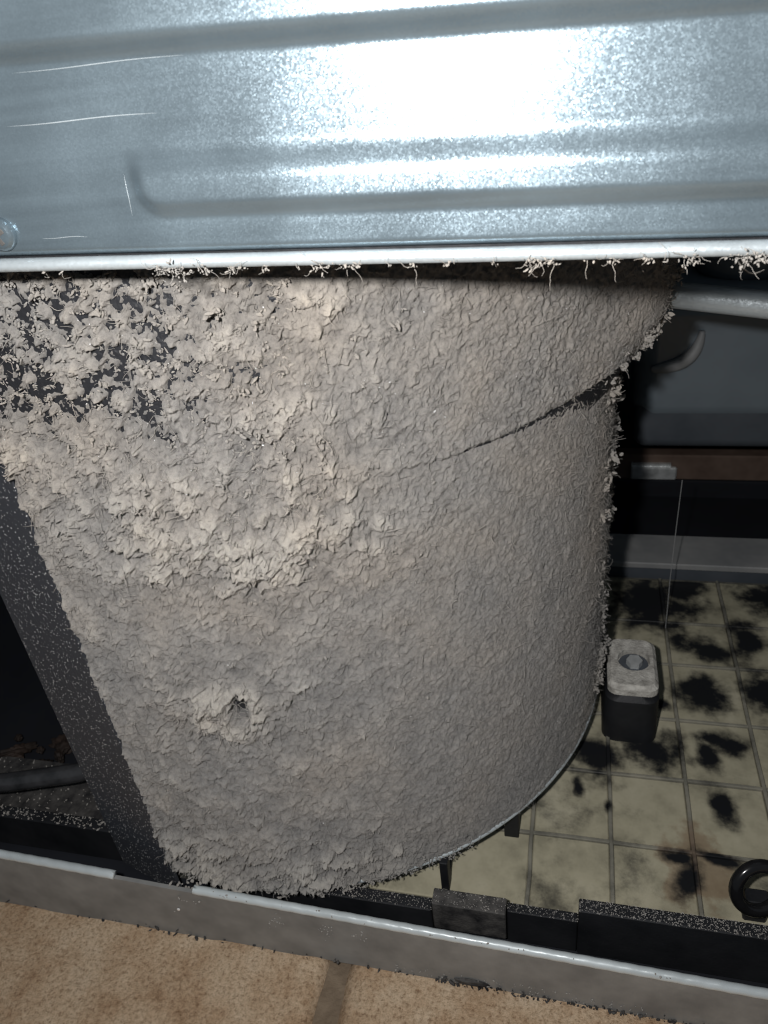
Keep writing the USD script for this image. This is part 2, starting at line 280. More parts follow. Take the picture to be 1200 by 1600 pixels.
BARE = sstep(34, 8, deg + 22 * (nz(14, 14, 4, 31) - .5)) * sstep(188, 236, V + 34 * (nz(18, 18, 4, 32) - .5) + 22 * (nz(5, 5, 4, 38) - .5))
C = np.exp(-((deg - 14) / 16) ** 2 - ((V - 192) / 17) ** 2)          # the thick crust in the middle
B = sstep(70, 38, V) * sstep(38, 6, deg)                             # lumps above the rail
K = np.exp(-((deg - 6) / 7.5) ** 2 - ((V - 126) / 11) ** 2)          # the torn knot
HD = sstep(ZS * 1000 - 1, ZS * 1000 + 2, V)                          # on the hood
rough_ = np.clip(.10 + 1.0 * A + 1.1 * C + .75 * B + .9 * K + .34 * sstep(52, 5, deg), 0, 1.6)
h = .9 + .8 * (nz(16, 16, 3, 5) - .3)
big = nz(11, 9, 5, 6, w1 * .25, w2 * .25); h += rough_ * (1.25 * sstep(.46, .62, big) + .9 * sstep(.60, .74, big))
mid = nz(3.6, 3.0, 5, 7, w3, w4); h += (.03 + .7 * rough_) * (sstep(.45, .60, mid) * .8 + .7 * sstep(.58, .72, mid))
fel = nz(2.7, 2.7, 5, 8, w3 * .3, w4 * .3) - .5; h += fel * (.75 + 1.2 * rough_)
fin = nz(1.15, 1.15, 3, 9) - .5; h += fin * (.55 + .5 * rough_)
h -= (.35 + .7 * rough_) * sstep(.62, .74, nz(2.4, 2.0, 3, 10))
h += (nz(.8, .8, 1, 51) - .5) * .5 + np.random.default_rng(3).normal(0, .05, h.shape)
from scipy.spatial import cKDTree
def bumps(n_, rmin, rmax, seed, jag=.35, power=1.0, keep=None):
    g_ = np.random.default_rng(seed); cu, cv_ = g_.uniform(U.min(), U.max(), n_), g_.uniform(V.min(), V.max(), n_)
    if keep is not None:
        ii = np.clip(((cu - U.min()) / (U.max() - U.min()) * (U.shape[0] - 1)).astype(int), 0, U.shape[0] - 1); jj = np.clip(((cv_ - V.min()) / (V.max() - V.min()) * (V.shape[1] - 1)).astype(int), 0, V.shape[1] - 1)
        ok_ = g_.random(n_) < keep[ii, jj]; cu, cv_ = cu[ok_], cv_[ok_]
    rd, ht = g_.uniform(rmin, rmax, len(cu)), g_.uniform(.45, 1.0, len(cu)); ju = (nz(rmax * .8, rmax * .8, 3, seed) - .5) * rmax * jag * 4; jv = (nz(rmax * .8, rmax * .8, 3, seed + 1) - .5) * rmax * jag * 4
    dist, idx = cKDTree(np.c_[cu, cv_]).query(np.stack([U + ju, V + jv], -1).reshape(-1, 2), k=3, workers=-1)
    hh = ht[idx] * np.clip(1 - (dist / rd[idx]) ** 2, 0, 1) ** power; return hh.max(1).reshape(U.shape)
area_ = (U.max() - U.min()) * (V.max() - V.min())
h += (.20 + .30 * rough_) * bumps(int(area_ / 1.5), .7, 1.5, 71, .3) + (.20 + .12 * rough_) * bumps(int(area_ / .5), .4, .8, 73, .2)
clump = np.clip(.06 + .75 * A + .85 * C + .8 * B + .5 * K + .25 * sstep(40, 0, deg), 0, 1) * (.25 + .75 * sstep(.42, .60, nz(14, 11, 3, 64)))
h += 2.3 * np.clip(rough_ + .15, 0, 1.2) * bumps(int(area_ / 6), .9, 2.8, 75, .7, .8, clump) * (1 + .9 * (nz(1.3, 1.3, 4, 37) - .5))
h += 1.2 * np.clip(rough_ + .1, 0, 1.2) * bumps(int(area_ / 3), .7, 1.7, 83, .5, .6, clump)
crk = np.abs(2 * nz(15, 10, 5, 11) - 1); h -= (.1 + 1.2 * np.clip(C + B + K, 0, 1)) * sstep(.04, .0, crk) * sstep(.45, .6, nz(20, 20, 2, 41))
h += C * 1.6
kr = np.hypot((deg - 7.5) / 1.0 * 2.3, V - 126 - .3 * (deg - 7.5)) + 5 * (nz(5, 5, 4, 61) - .5)
h += 2.4 * np.exp(-((kr - 7.5) / 4.5) ** 2) * (.5 + nz(4, 4, 3, 62)) - 6.5 * np.exp(-(np.hypot((deg - 9.0) * 2.3 + 3 * (nz(3, 3, 3, 63) - .5), (V - 127) * .36 + 2 * (nz(3, 3, 3, 65) - .5)) / 2.7) ** 2)
spk = nz(1.3, 1.3, 3, 12); h -= HD * (1 - A) * .42 * sstep(.52, .60, spk) * sstep(.40, .60, nz(18, 14, 2, 13) + .25 * sstep(18, 55, deg)) * 1.25   # thin spots on the hood
lump = nz(4.4, 4.0, 5, 14, w3, w4)
sp_ = sstep(.45, .62, nz(17, 15, 3, 33))
hb = -.9 + .85 * sstep(.50, .66, nz(1.3, 1.3, 4, 34)) + (nz(.8, .8, 2, 35) - .5) * .9 + 3.1 * bumps(int(area_ / 10.0), .8, 2.9, 77, .7, .95, .25 + .75 * sp_) * (1 + 1.1 * (nz(1.4, 1.4, 4, 36) - .5)) + 1.0 * bumps(int(area_ / 3.0), .35, .9, 79, .4, .8, .75 + 0 * U) + fin * .9
h = h * (1 - BARE) + BARE * hb
# the seam under the hood, open towards the right
seam = np.exp(-((V - (ZS * 1000 + .2 + 1.2 * (nz(6, 6, 3, 15) - .5))) / 1.0) ** 2) * sstep(24, 44, deg); h -= 1.1 * seam
edge = sstep(-14.6, -13.2, deg + (.8 + 3.2 * sstep(185, 200, V)) * (nz(5, 5, 4, 16) - .5)); lower = sstep(ZB * 1000 - 1, ZB * 1000 + 1.2, V + 1.4 * (nz(4, 4, 3, 17) - .5))
h = h * edge * np.maximum(lower, 0) - (1 - edge) * .5
h = np.maximum(h, -.6)
wool = .16
P = surf(TT + (nz(1.8, 1.8, 3, 18) - .5) * wool * 1.6 / 142 * edge, ZZ + ((nz(1.8, 1.8, 3, 19) - .5) * wool * 1.6 - .18 * np.maximum(h, 0)) / 1000 * edge, h / 1000)
HF = h
gf = gridfaces(*TT.shape); js = int(np.searchsorted(Zc, ZS)) - 1; vi, vj = gf // TT.shape[1], gf % TT.shape[1]
gf = gf[~((vj.min(1) == js) & (vj.max(1) == js + 1) & (T[vi.min(1)] > math.radians(66)))]      # the open gap under the hood
dm = trimesh.Trimesh(P.reshape(-1, 3), gf, process=False)
from scipy.ndimage import gaussian_filter
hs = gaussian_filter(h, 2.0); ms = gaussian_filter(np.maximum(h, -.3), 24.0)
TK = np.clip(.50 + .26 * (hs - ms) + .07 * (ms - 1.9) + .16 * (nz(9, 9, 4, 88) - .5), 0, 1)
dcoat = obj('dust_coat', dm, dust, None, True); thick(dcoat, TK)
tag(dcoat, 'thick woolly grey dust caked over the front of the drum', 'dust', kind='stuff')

# loose clumps: flattened, torn lumps of lint sitting in the coat
def blob(seed, sub=2, flat=.55):
    m_ = trimesh.creation.icosphere(sub); v = m_.vertices.copy(); o = seed * 11.7
    v *= (1 + 1.1 * (fbm(v * 1.3 + o, 3, seed) - .5) + .8 * (noise(v * 3.1 + o, seed + 5) - .5))[:, None]; v[:, 2] *= flat; return v, m_.faces
BL = [blob(s, 1, .8) for s in range(24)]; BH = [blob(s, 3) for s in range(20, 30)]
def frame(th):
    n_ = np.array([math.sin(th), -math.cos(th), 0]); t_ = np.array([math.cos(th), math.sin(th), 0]); return t_, np.array([0, 0, 1.]), n_
def scatter(lst, pool):
    vs, fs, o = [], [], 0
    for p, s, n_, ax in lst:
        v, f = pool[rng.integers(len(pool))]; n_ = n_ / np.linalg.norm(n_); a = np.cross(n_, ax); a /= np.linalg.norm(a); b = np.cross(n_, a); g = rng.uniform(0, 6.28)
        a, b = a * math.cos(g) + b * math.sin(g), b * math.cos(g) - a * math.sin(g)
        vs.append(p + s * (v[:, :1] * a * rng.uniform(.6, 2.0) + v[:, 1:2] * b * rng.uniform(.35, 1.0) + v[:, 2:] * n_ * rng.uniform(.5, 1.1))); fs.append(f + o); o += len(v)
    return trimesh.Trimesh(np.vstack(vs), np.vstack(fs), process=False)
def coat(th, z):
    i = int(np.clip(np.searchsorted(T, th), 0, len(T) - 1)); j = int(np.clip(np.searchsorted(Zc, z), 0, len(Zc) - 1)); return i, j
def tuft(p, n_, size, count):
    out, d_ = [], n_ / np.linalg.norm(n_)
    for c_ in range(count):
        t_ = rng.random() ** 1.3
        out.append((p + d_ * size * 1.1 * t_ + rng.normal(0, .42 * size * (1.15 - .6 * t_), 3), size * rng.uniform(.14, .36), rng.normal(0, 1, 3), np.array([.3, .2, 1.])))
    return out
lst = []
for k in range(2600):
    d_, z_ = rng.uniform(-13.5, 40), rng.uniform(.034, .272); i, j = coat(math.radians(d_), z_)
    wgt = .8 * BARE[i, j] + .42 * A[i, j] + .42 * C[i, j] + .3 * B[i, j] + .12 * K[i, j] + .02
    if rng.random() > wgt: continue
    _, u_, n_ = frame(math.radians(d_)); s = rng.uniform(.0007, .0017) * (1.4 if rng.random() < .12 else 1)
    lst += tuft(P[i, j], n_ * .7 - .25 * u_ + rng.normal(0, .35, 3), s, int(rng.integers(5, 11)))
tag(obj('dust_lumps', scatter(lst, BL), dust, None, True), 'small pale lumps of lint stuck on the dust of the drum', 'lint', kind='stuff')
# fringe: tufts standing out along the right-hand side of the drum, under the hood and along the lower rim
lst, fib = [], []
def curl(p, d_, ln, bend=.5, n_=8, rad=.00011):
    pts = [p]; d_ = d_ / np.linalg.norm(d_)
    for _ in range(n_):
        d_ = d_ + rng.normal(0, bend * .45, 3); d_ /= np.linalg.norm(d_); pts.append(pts[-1] + d_ * ln / n_)
    return tube(pts, rad * np.linspace(1.15, .6, n_ + 1), 4)
for k in range(900):
    d_ = rng.uniform(76, 106); z_ = .033 + (.262 - .033) * rng.random(); th_ = math.radians(d_); i, j = coat(th_, z_); _, _, n_ = frame(th_)
    cl = noise(np.array([z_ * 90, d_ * .12, 3.]), 4)
    if rng.random() > sstep(.35, .75, cl): continue
    lst += tuft(P[i, j], n_ + rng.normal(0, .5, 3) - np.array([0, 0, .3]), rng.uniform(.0008, .0026) * (.5 + cl), int(rng.integers(6, 14)))
    if rng.random() < .8: fib.append(curl(P[i, j], n_ + rng.normal(0, .5, 3), rng.uniform(.002, .0055)))
# hanging shreds below the open seam at the right
for k in range(46):
    d_ = rng.uniform(70, 96); z_ = rng.uniform(ZS - .006, ZS + .010); th_ = math.radians(d_); i, j = coat(th_, z_); t_, _, n_ = frame(th_)
    p = P[i, j] + n_ * .0004; ln = rng.uniform(.0015, .0045)
    dr = np.array([n_[0], n_[1], -.55]) + rng.normal(0, .3, 3); dr /= np.linalg.norm(dr)
    lst += tuft(p, dr, ln * .6, 12)
# lower edge crumbs along the rail
for k in range(420):
    d_ = rng.uniform(-13, 40); th_ = math.radians(d_); _, _, n_ = frame(th_); p = surf(np.array(th_), np.array(ZB + rng.normal(.0006, .0016)), rng.uniform(.0, .0022)); s = rng.uniform(.0006, .002) * (1 - .4 * (d_ > 22))
    lst += tuft(p, n_ - [0, 0, .6] + rng.normal(0, .5, 3), s, 6)
tag(obj('dust_fringe', scatter(lst, BL), dust, None, True), 'ragged tufts of dust along the right and lower edges of the drum', 'lint', kind='stuff')
for k in range(1700):
    d_, z_ = (rng.uniform(-13, 88), rng.uniform(.034, .272)) if k < 1000 else ((rng.normal(6, 5), rng.normal(.126, .008)) if k < 1200 else (rng.normal(10, 11), rng.normal(.198, .02)))
    d_ = max(d_, -11.5); i, j = coat(math.radians(d_), z_); t_, u_, n_ = frame(math.radians(d_))
    g = rng.uniform(0, 6.28); fib.append(curl(P[i, j] + n_ * .0001, t_ * math.cos(g) + u_ * math.sin(g) + n_ * rng.uniform(-.05, .35), rng.uniform(.002, .008), .55, 9, .00009))
tag(obj('lint_fibres', cat(*fib), dust, None, True), 'fine curled hairs of lint standing out of the dusty drum', 'lint', kind='stuff')
# short fuzz all over the coat
nf = 42000; fr = np.random.default_rng(11)
fi, fj = fr.integers(12, TT.shape[0] - 4, nf), fr.integers(4, TT.shape[1] - 4, nf); ok = (HF[fi, fj] > .25); fi, fj = fi[ok], fj[ok]; nf = len(fi)
tc = TT[fi, fj]; fn = np.stack([np.sin(tc), -np.cos(tc), 0 * tc], -1); ft = np.stack([np.cos(tc), np.sin(tc), 0 * tc], -1); fa = fr.uniform(0, 6.28, nf)
fd = ft * np.cos(fa)[:, None] + np.array([0, 0, 1.]) * np.sin(fa)[:, None] + fn * fr.uniform(.1, .9, nf)[:, None]; fl_n = fr.uniform(.0006, .0019, nf)[:, None]
bend_ = fr.normal(0, .45, (nf, 3)); pt = np.stack([P[fi, fj] - fn * .0001] + [P[fi, fj] + fd * fl_n * t + bend_ * fl_n * t * t for t in (.33, .66, 1.)], 1)
cv = UsdGeom.BasisCurves.Define(stage, '/World/dust_fuzz'); cv.CreateTypeAttr('linear'); cv.CreateCurveVertexCountsAttr(Vt.IntArray.FromNumpy(np.full(nf, 4, np.int32)))
cv.CreatePointsAttr(Vt.Vec3fArray.FromNumpy(pt.reshape(-1, 3).astype(np.float32))); cv.CreateWidthsAttr(Vt.FloatArray.FromNumpy(np.tile(np.array([.00016, .00014, .00011, .00006], np.float32), nf))); cv.SetWidthsInterpolation('vertex')
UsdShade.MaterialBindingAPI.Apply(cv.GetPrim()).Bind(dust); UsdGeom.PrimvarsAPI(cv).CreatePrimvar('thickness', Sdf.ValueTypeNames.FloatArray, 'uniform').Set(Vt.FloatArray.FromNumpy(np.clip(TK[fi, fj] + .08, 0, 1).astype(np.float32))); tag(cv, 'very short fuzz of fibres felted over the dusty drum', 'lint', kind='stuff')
gl = []
OC = trimesh.creation.octahedron() if hasattr(trimesh.creation, 'octahedron') else trimesh.creation.icosphere(0)
for k in range(230):
    d_ = rng.uniform(-12, 75); z_ = rng.uniform(.202, .272) if rng.random() < .85 else rng.uniform(.05, .15); i, j = coat(math.radians(d_), z_); _, _, n_ = frame(math.radians(d_))
    gl.append((P[i, j] + n_ * .0001, rng.choice([.00016, .0002, .00028], p=[.55, .35, .1]), n_ + rng.normal(0, .5, 3), np.array([.3, .2, 1.])))
tag(obj('mineral_specks', scatter(gl, [(np.array(OC.vertices), np.array(OC.faces))]), crystal, None, False), 'tiny white glinting grains in the dust below the steel panel', 'grit', kind='stuff')

# lint hanging on the panel's lip
lst, fib = [], []
def lint_on_lip(pxx, big, cnt, down=0.6):
    c = at_p(pxx, 408 - .0275 * (pxx - 600)) - [0, .0028, 0]; c[2] = lc - lr * .45 + KS * (c[0] - XR)
    for q_ in range(cnt):
        lst.append((c + np.array([rng.normal(0, big), rng.uniform(-.001, .0008), rng.normal(0, big * down) - big * .3]), rng.uniform(.00010, .00026), rng.normal(0, 1, 3), np.array([.3, .2, 1.])))
        if q_ % 5 == 0: fib.append(curl(c + rng.normal(0, big * .8, 3), rng.normal(0, 1, 3) + [0, 0, -.3], rng.uniform(.0008, .0045), .6, 8, .00005))
for pxx, big, cnt in ((262, .0013, 16), (290, .0016, 24), (330, .001, 12), (372, .0009, 10), (425, .0006, 5), (505, .0011, 14), (545, .0007, 6), (562, .0006, 5), (650, .0005, 4), (705, .0006, 5), (835, .0013, 18), (862, .0009, 8), (960, .0006, 5), (1012, .0007, 7), (1072, .0013, 18), (1160, .0016, 20), (1190, .001, 8)):
    lint_on_lip(pxx, big * .8, int(cnt * 1.7))
for k in range(22): lint_on_lip(rng.uniform(0, 1200), .0003, 2)
wa, wb_ = at_p(1150, 404) - [0, .002, 0], at_p(1215, 452) + [0, .012, 0]; fib.append(tube([wa + (wb_ - wa) * t + np.array([0, 0, -.0012 * math.sin(math.pi * t)]) for t in np.linspace(0, 1, 24)], .00013, 5))
tag(obj('lip_lint', cat(scatter(lst, BL), *fib), dust, None, True), 'little shreds of lint hanging along the lip of the steel panel', 'lint', kind='stuff')

# ---------------------------------------------------------------- front frame rail
rail = thing('frame_rail', 'long grey metal rail with flash highlight coloured into its top edge above the terracotta floor', 'rail')
zt = 0.0305
def railtop(x): return zt - (x + .05) * .035
xr = np.concatenate([np.arange(-.45, -.24, .02), np.arange(-.24, .1, .002), np.arange(.1, .451, .02)])
N0, N1 = at_y(178, 1372, RY)[0], at_y(302, 1395, RY)[0]
def face(xa, xb, dz):
    xx = np.concatenate([[xa], xr[(xr > xa + .0005) & (xr < xb - .0005)], [xb]])
    def wob(v):
        top = (v[..., 2] > .01)
        out = np.zeros_like(v); out[..., 2] = np.where(top, railtop(v[..., 0]) - zt - dz, (noise(np.stack([v[..., 0] * 130, v[..., 0] * 0, v[..., 0] * 0], -1)) - .5) * .0016)
        return out
    return sweep_x([(RY, 0), (RY, zt - .0015), (RY + .0016, zt - .0015), (RY + .0016, 0)], xx, wob)
obj('front_face', face(-.45, .45, .0005), railm, rail, 30)
def edge_(xa, xb):
    pts = [(x, RY + .0010, railtop(x) - .0010 + .00012 * math.sin(x * 900)) for x in np.arange(xa, xb, .002)]; return tube(pts, .0017, 14)
obj('top_edge', edge_(-.45, N0), edgem, rail, True); obj('top_edge', edge_(N1, .45), edgem, rail, True)
obj('inner_ledge', bx(-.45, .45, RY + .0018, RY + .012, .004, .0055), black, rail)
sc_ = at_y(279, 1421, RY - .0006); s_ = trimesh.creation.icosphere(2, .0007); s_.apply_scale([1, .6, 1]); s_.apply_translation(sc_); obj('rivet', s_, crystal, rail, True)
lst = []
for k in range(70):
    q_ = at_y(*((285, 1408) + rng.normal(0, 1, 2) * (14, 7)), RY - .0008); lst.append((q_ + [0, rng.uniform(0, .006), 0], rng.uniform(.0003, .0008), rng.normal(0, 1, 3), np.array([.3, .2, 1.])))
for k in range(70):
    x_ = rng.uniform(N1, .06); p = np.array([x_, RY + rng.uniform(-.0006, .0016), railtop(x_) + rng.normal(0, .0004)]); lst.append((p, rng.uniform(.00015, .00045), rng.normal(0, 1, 3), np.array([.3, .2, 1.])))
for pxx in (425, 430, 505, 515, 560): 
    for k in range(9): lst.append((at_y(pxx + rng.normal(0, 7), 1390 + .19 * (pxx - 300) + 26 + rng.normal(0, 5), RY - .0001), rng.uniform(.00012, .00034), rng.normal(0, 1, 3), np.array([.3, .2, 1.])))
for k in range(90): lst.append((at_y(rng.uniform(640, 1000), 0, 1)*0 + np.array([rng.uniform(-.06, .03), RY - .0003, rng.uniform(.001, .007)]), rng.uniform(.00012, .0003), rng.normal(0, 1, 3), np.array([.3, .2, 1.])))
tag(obj('rail_lint', scatter(lst, BL), dust, None, True), 'crumbs of dust fallen on the grey rail below the drum', 'lint', kind='stuff')
gm = []
for k in range(210):
    x_ = rng.uniform(-.045, .07) if k % 5 else rng.uniform(-.24, -.05); gm.append((np.array([x_, RY - rng.uniform(0, .0012), abs(rng.normal(0, .0016))]), rng.uniform(.0002, .0007) * (1.8 if rng.random() < .06 else 1), rng.normal(0, 1, 3), np.array([.3, .2, 1.])))
tag(obj('rail_grime', scatter(gm, BL), blackdusty, None, True), 'black crumbs of grime where the grey rail meets the floor tiles', 'grime', kind='stuff')
g_ = at_y(738, 1535, RY - .0004)
ch = trimesh.creation.icosphere(3); v = np.array(ch.vertices); v *= (1 + .9 * (fbm(v * 2 + 4, 3) - .5))[:, None]; ch = trimesh.Trimesh(v * [.0062, .0009, .0016] + g_, ch.faces, process=False)
tag(obj('grease_blot', ch, blackdusty, None, True), 'black greasy blot stuck low on the grey rail', 'grime')

# ---------------------------------------------------------------- the tray with its grid of blocks
ZTRAY = .012
stains = [(1105, 1178, 4.5, 9, 10), (1142, 1166, 7, 6, -10), (1120, 1155, 8, 5, 0), (1131, 1264, 5, 8.5, 18), (1092, 1010, 19, 8, -38), (1098, 1084, 13, 12, 0), (1205, 1085, 13, 15, 0), (1015, 940, 24, 26, 0),
          (1062, 918, 14, 20, 0), (1200, 935, 16, 14, 0), (1166, 1000, 9, 15, -10), (1020, 1170, 13, 11, 0), (935, 1185, 11, 12, 0), (902, 1228, 2.6, 5, 0), (1078, 1372, 4.5, 10, -15), (1122, 1343, 9, 2.5, -10), (1065, 1340, 6, 3, 0), (1035, 1100, 6, 3, -20), (950, 1260, 2, 3, 0)]
nodes = {'g': ('geometry', {}), 'n1': ('noise_texture', {'scale': 85., 'detail': 6., 'roughness': .6}), 'n2': ('noise_texture', {'scale': 45., 'detail': 6., 'roughness': .65}),
         'c': ('rgb_ramp', {'ramp': [(.3, (.27, .25, .18)), (.5, (.41, .38, .275)), (.7, (.49, .455, .34))]}), 'w': ('map_range', {'from_min': .25, 'from_max': .75, 'to_min': -.62, 'to_max': .62}),
         'ad': ('math', {'math_type': 'add'}), 'e': ('map_range', {'range_type': 'smoothstep', 'from_min': .42, 'from_max': 1.42, 'to_min': 1., 'to_max': 0.}),
         'x': ('mix_color', {'b': (.014, .015, .017)}), 'n3': ('noise_texture', {'scale': 28., 'detail': 7., 'roughness': .7}), 'gr': ('map_range', {'range_type': 'smoothstep', 'from_min': .50, 'from_max': .74, 'to_min': 0., 'to_max': .8}), 'mx': ('math', {'math_type': 'maximum'}), 'us': ('vector_math', {'math_type': 'subtract', 'vector2': tuple(at_z(1092, 1362, ZTRAY) * [1, 1, 0])}), 'um': ('vector_math', {'math_type': 'multiply', 'vector2': (62., 48., 0)}), 'ul': ('vector_math', {'math_type': 'length'}), 'ua': ('math', {'math_type': 'add'}), 'ue': ('map_range', {'range_type': 'smoothstep', 'from_min': .55, 'from_max': 1.05, 'to_min': .5, 'to_max': 0.}), 'ux': ('mix_color', {'b': (.17, .085, .04)}), 'rr': ('map_range', {'from_min': 0., 'from_max': 1., 'to_min': .8, 'to_max': .3}), 'bm': ('bump', {'strength': .35, 'distance': .0005}), 'p': ('principled_bsdf', {'specular_ior_level': .2})}
links = [('g.position', 'n1.vector'), ('g.position', 'n2.vector'), ('n2.fac', 'c.fac'), ('n1.fac', 'w.value'), ('n1.fac', 'bm.height'), ('bm.normal', 'p.normal')]
prev = None
for k, (sx, sy, rx, ry, ro) in enumerate(stains):
    c = at_z(sx, sy, ZTRAY)
    nodes[f's{k}'] = ('vector_math', {'math_type': 'subtract', 'vector2': (c[0], c[1], 0)}); nodes[f'r{k}'] = ('vector_rotate', {'rotate_type': 'z_axis', 'angle': -math.radians(ro)})
    nodes[f'm{k}'] = ('vector_math', {'math_type': 'multiply', 'vector2': (880 / rx, 880 / ry, 0)}); nodes[f'l{k}'] = ('vector_math', {'math_type': 'length'})
    links += [('g.position', f's{k}.vector1'), (f's{k}.vector', f'r{k}.vector'), (f'r{k}.vector', f'm{k}.vector1'), (f'm{k}.vector', f'l{k}.vector1')]
    if prev:
        nodes[f'q{k}'] = ('math', {'math_type': 'minimum'}); links += [(prev, f'q{k}.value1'), (f'l{k}.value', f'q{k}.value2')]; prev = f'q{k}.value'
    else: prev = f'l{k}.value'
links += [(prev, 'ad.value1'), ('w.result', 'ad.value2'), ('ad.value', 'e.value'), ('g.position', 'n3.vector'), ('n3.fac', 'gr.value'), ('e.result', 'mx.value1'), ('gr.result', 'mx.value2'), ('mx.value', 'x.fac'), ('g.position', 'us.vector1'), ('us.vector', 'um.vector1'), ('um.vector', 'ul.vector1'), ('ul.value', 'ua.value1'), ('w.result', 'ua.value2'), ('ua.value', 'ue.value'), ('ue.result', 'ux.fac'), ('c.color', 'ux.a'), ('ux.result', 'x.a'), ('x.result', 'p.base_color'), ('e.result', 'rr.value'), ('rr.result', 'p.roughness')]
blockm = usdkit.material(stage, L + 'stained_beige_blocks', nodes, links, surface='p.BSDF')
ribnodes = {**nodes, 'c': ('rgb_ramp', {'ramp': [(.3, (.13, .125, .105)), (.5, (.24, .23, .19)), (.7, (.33, .31, .25))]})}
ribm = usdkit.material(stage, L + 'stained_grey_ribs', ribnodes, links, surface='p.BSDF')
gridm = plain('grey_joint', (.06, .06, .052), (.16, .152, .13), 120., .9)
tray = thing('base_tray', 'beige gridded base tray blotched with black stains beside the drum', 'tray')
obj('pan', bx(-.16, .32, .1685, .3885, .001, ZTRAY - .0011), gridm, tray)
gx = [.0188 + .0317 * k for k in range(-4, 9)]; gy = [.1706, .2055, .2405, .2758, .3138, .347, .3865]
for x_ in gx:
    rb_ = bx(x_ - .0008, x_ + .0008, gy[0], gy[-1], ZTRAY - .004, ZTRAY + .0011 + rng.uniform(-.0001, .0001), .0003); rb_ = rb_.subdivide_to_size(.006); rb_.vertices[:, 0] += (noise(rb_.vertices * 70) - .5) * .0006; obj('rib', rb_, ribm, tray)
for y_ in gy[1:-1]:
    rb_ = bx(gx[0], gx[-1], y_ - .0008, y_ + .0008, ZTRAY - .004, ZTRAY + .0009, .0003); rb_ = rb_.subdivide_to_size(.006); rb_.vertices[:, 1] += (noise(rb_.vertices * 70) - .5) * .0006; obj('rib', rb_, ribm, tray)
for i in range(len(gx) - 1):
    for j in range(len(gy) - 1):
        w = .0007; m_ = bx(gx[i] + w + rng.uniform(-.0002, .0002), gx[i + 1] - w, gy[j] + w, gy[j + 1] - w + rng.uniform(-.0002, .0002), ZTRAY - .006, ZTRAY + rng.uniform(-.0001, .00012), .0005)
        obj('block', m_, blockm, tray)
stage.GetPrimAtPath('/World/base_tray/pan').SetCustomDataByKey('label', 'grey pan showing in the joints')

# ---------------------------------------------------------------- black bars behind the rail
bar = thing('black_bar', 'stepped black plastic bar with dusty top edge running behind the grey rail', 'bar')
obj('raised_section', bx(.006, .42, .1625, .1676, .004, .0315, .0005), black, bar)
obj('low_section', bx(-.0195, .0058, .1632, .1668, .004, .0235, .0004), black, bar)
obj('middle_section', bx(-.047, -.0197, .1602, .1666, .010, .0262, .0004), blackdusty, bar)
obj('end_section', bx(-.135, -.0472, .1590, .1640, .006, .0235, .0004), black, bar)
lst = []
for k in range(2600):
    x_ = rng.uniform(.006, .12) if k % 3 else rng.uniform(-.12, .006); t_ = .0315 if x_ > .006 else (.0235 if x_ > -.0195 else (.0262 if x_ > -.047 else .0235)); y0, y1 = (.1625, .1676) if x_ > .006 else ((.1632, .1668) if x_ > -.0195 else ((.1602, .1666) if x_ > -.047 else (.159, .164)))
    lst.append((np.array([x_, rng.uniform(y0, y1), t_]), rng.uniform(.00008, .00026), rng.normal(0, 1, 3), np.array([.3, .2, 1.])))
tag(obj('bar_dust', scatter(lst, [(np.array(OC.vertices), np.array(OC.faces))]), dust, None), 'grainy dust lying along the top of the black bar', 'dust', kind='stuff')
pc = at_z(697, 1388, ZTRAY)
obj('post_or_shade', bx(pc[0] - .0016, pc[0] + .0016, pc[1] - .001, pc[1] + .004, ZTRAY, .0296, .0003), black, drum)  # support post under the drum rim
pc = at_z(800, 1322, ZTRAY)
obj('post_or_shade', bx(pc[0] - .0035, pc[0] + .0025, pc[1] + .004, pc[1] + .010, ZTRAY, .0296, .0003), black, drum)  # dark block added where the drum only casts a wedge of shade

# ---------------------------------------------------------------- support foot
foot = thing('support_foot', 'black rubber support foot with pale dusty cap and bolt', 'foot')
def rounded(x0, x1, y0, y1, z0, z1, r_, taper=0):
    def ringp(ex, z):
        p = sbox(x0 + r_ - ex, y0 + r_ - ex, x1 - r_ + ex, y1 - r_ + ex).buffer(r_, quad_segs=5); return [(a, b, z) for a, b in list(p.exterior.coords)[:-1]]
    pts = ringp(taper, z0) + ringp(0, z1 - r_ * .4) + ringp(-r_ * .35, z1); return trimesh.convex.convex_hull(np.array(pts))
obj('body', rounded(.0162, .0398, .2600, .2965, ZTRAY, .0392, .006, .0004), black, foot, 40)
cap = rounded(.0172, .0392, .2618, .2955, .0394, .0445, .0045)
hole = trimesh.creation.cylinder(.0072, .02, sections=40); hole.apply_translation([.0290, .2800, .0512]); hole = trimesh.boolean.difference([cap, hole], engine='manifold')
obj('cap', hole, whitedust, foot, 35)
rg_ = trimesh.creation.cylinder(.0066, .0016, sections=36); rg_.apply_translation([.0290, .280, .0413]); obj('washer', rg_, bluegrey, foot, 35)
hx = trimesh.creation.cylinder(.0036, .0036, sections=6); hx.apply_translation([.0293, .2795, .0432]); obj('bolt', hx, bright, foot)

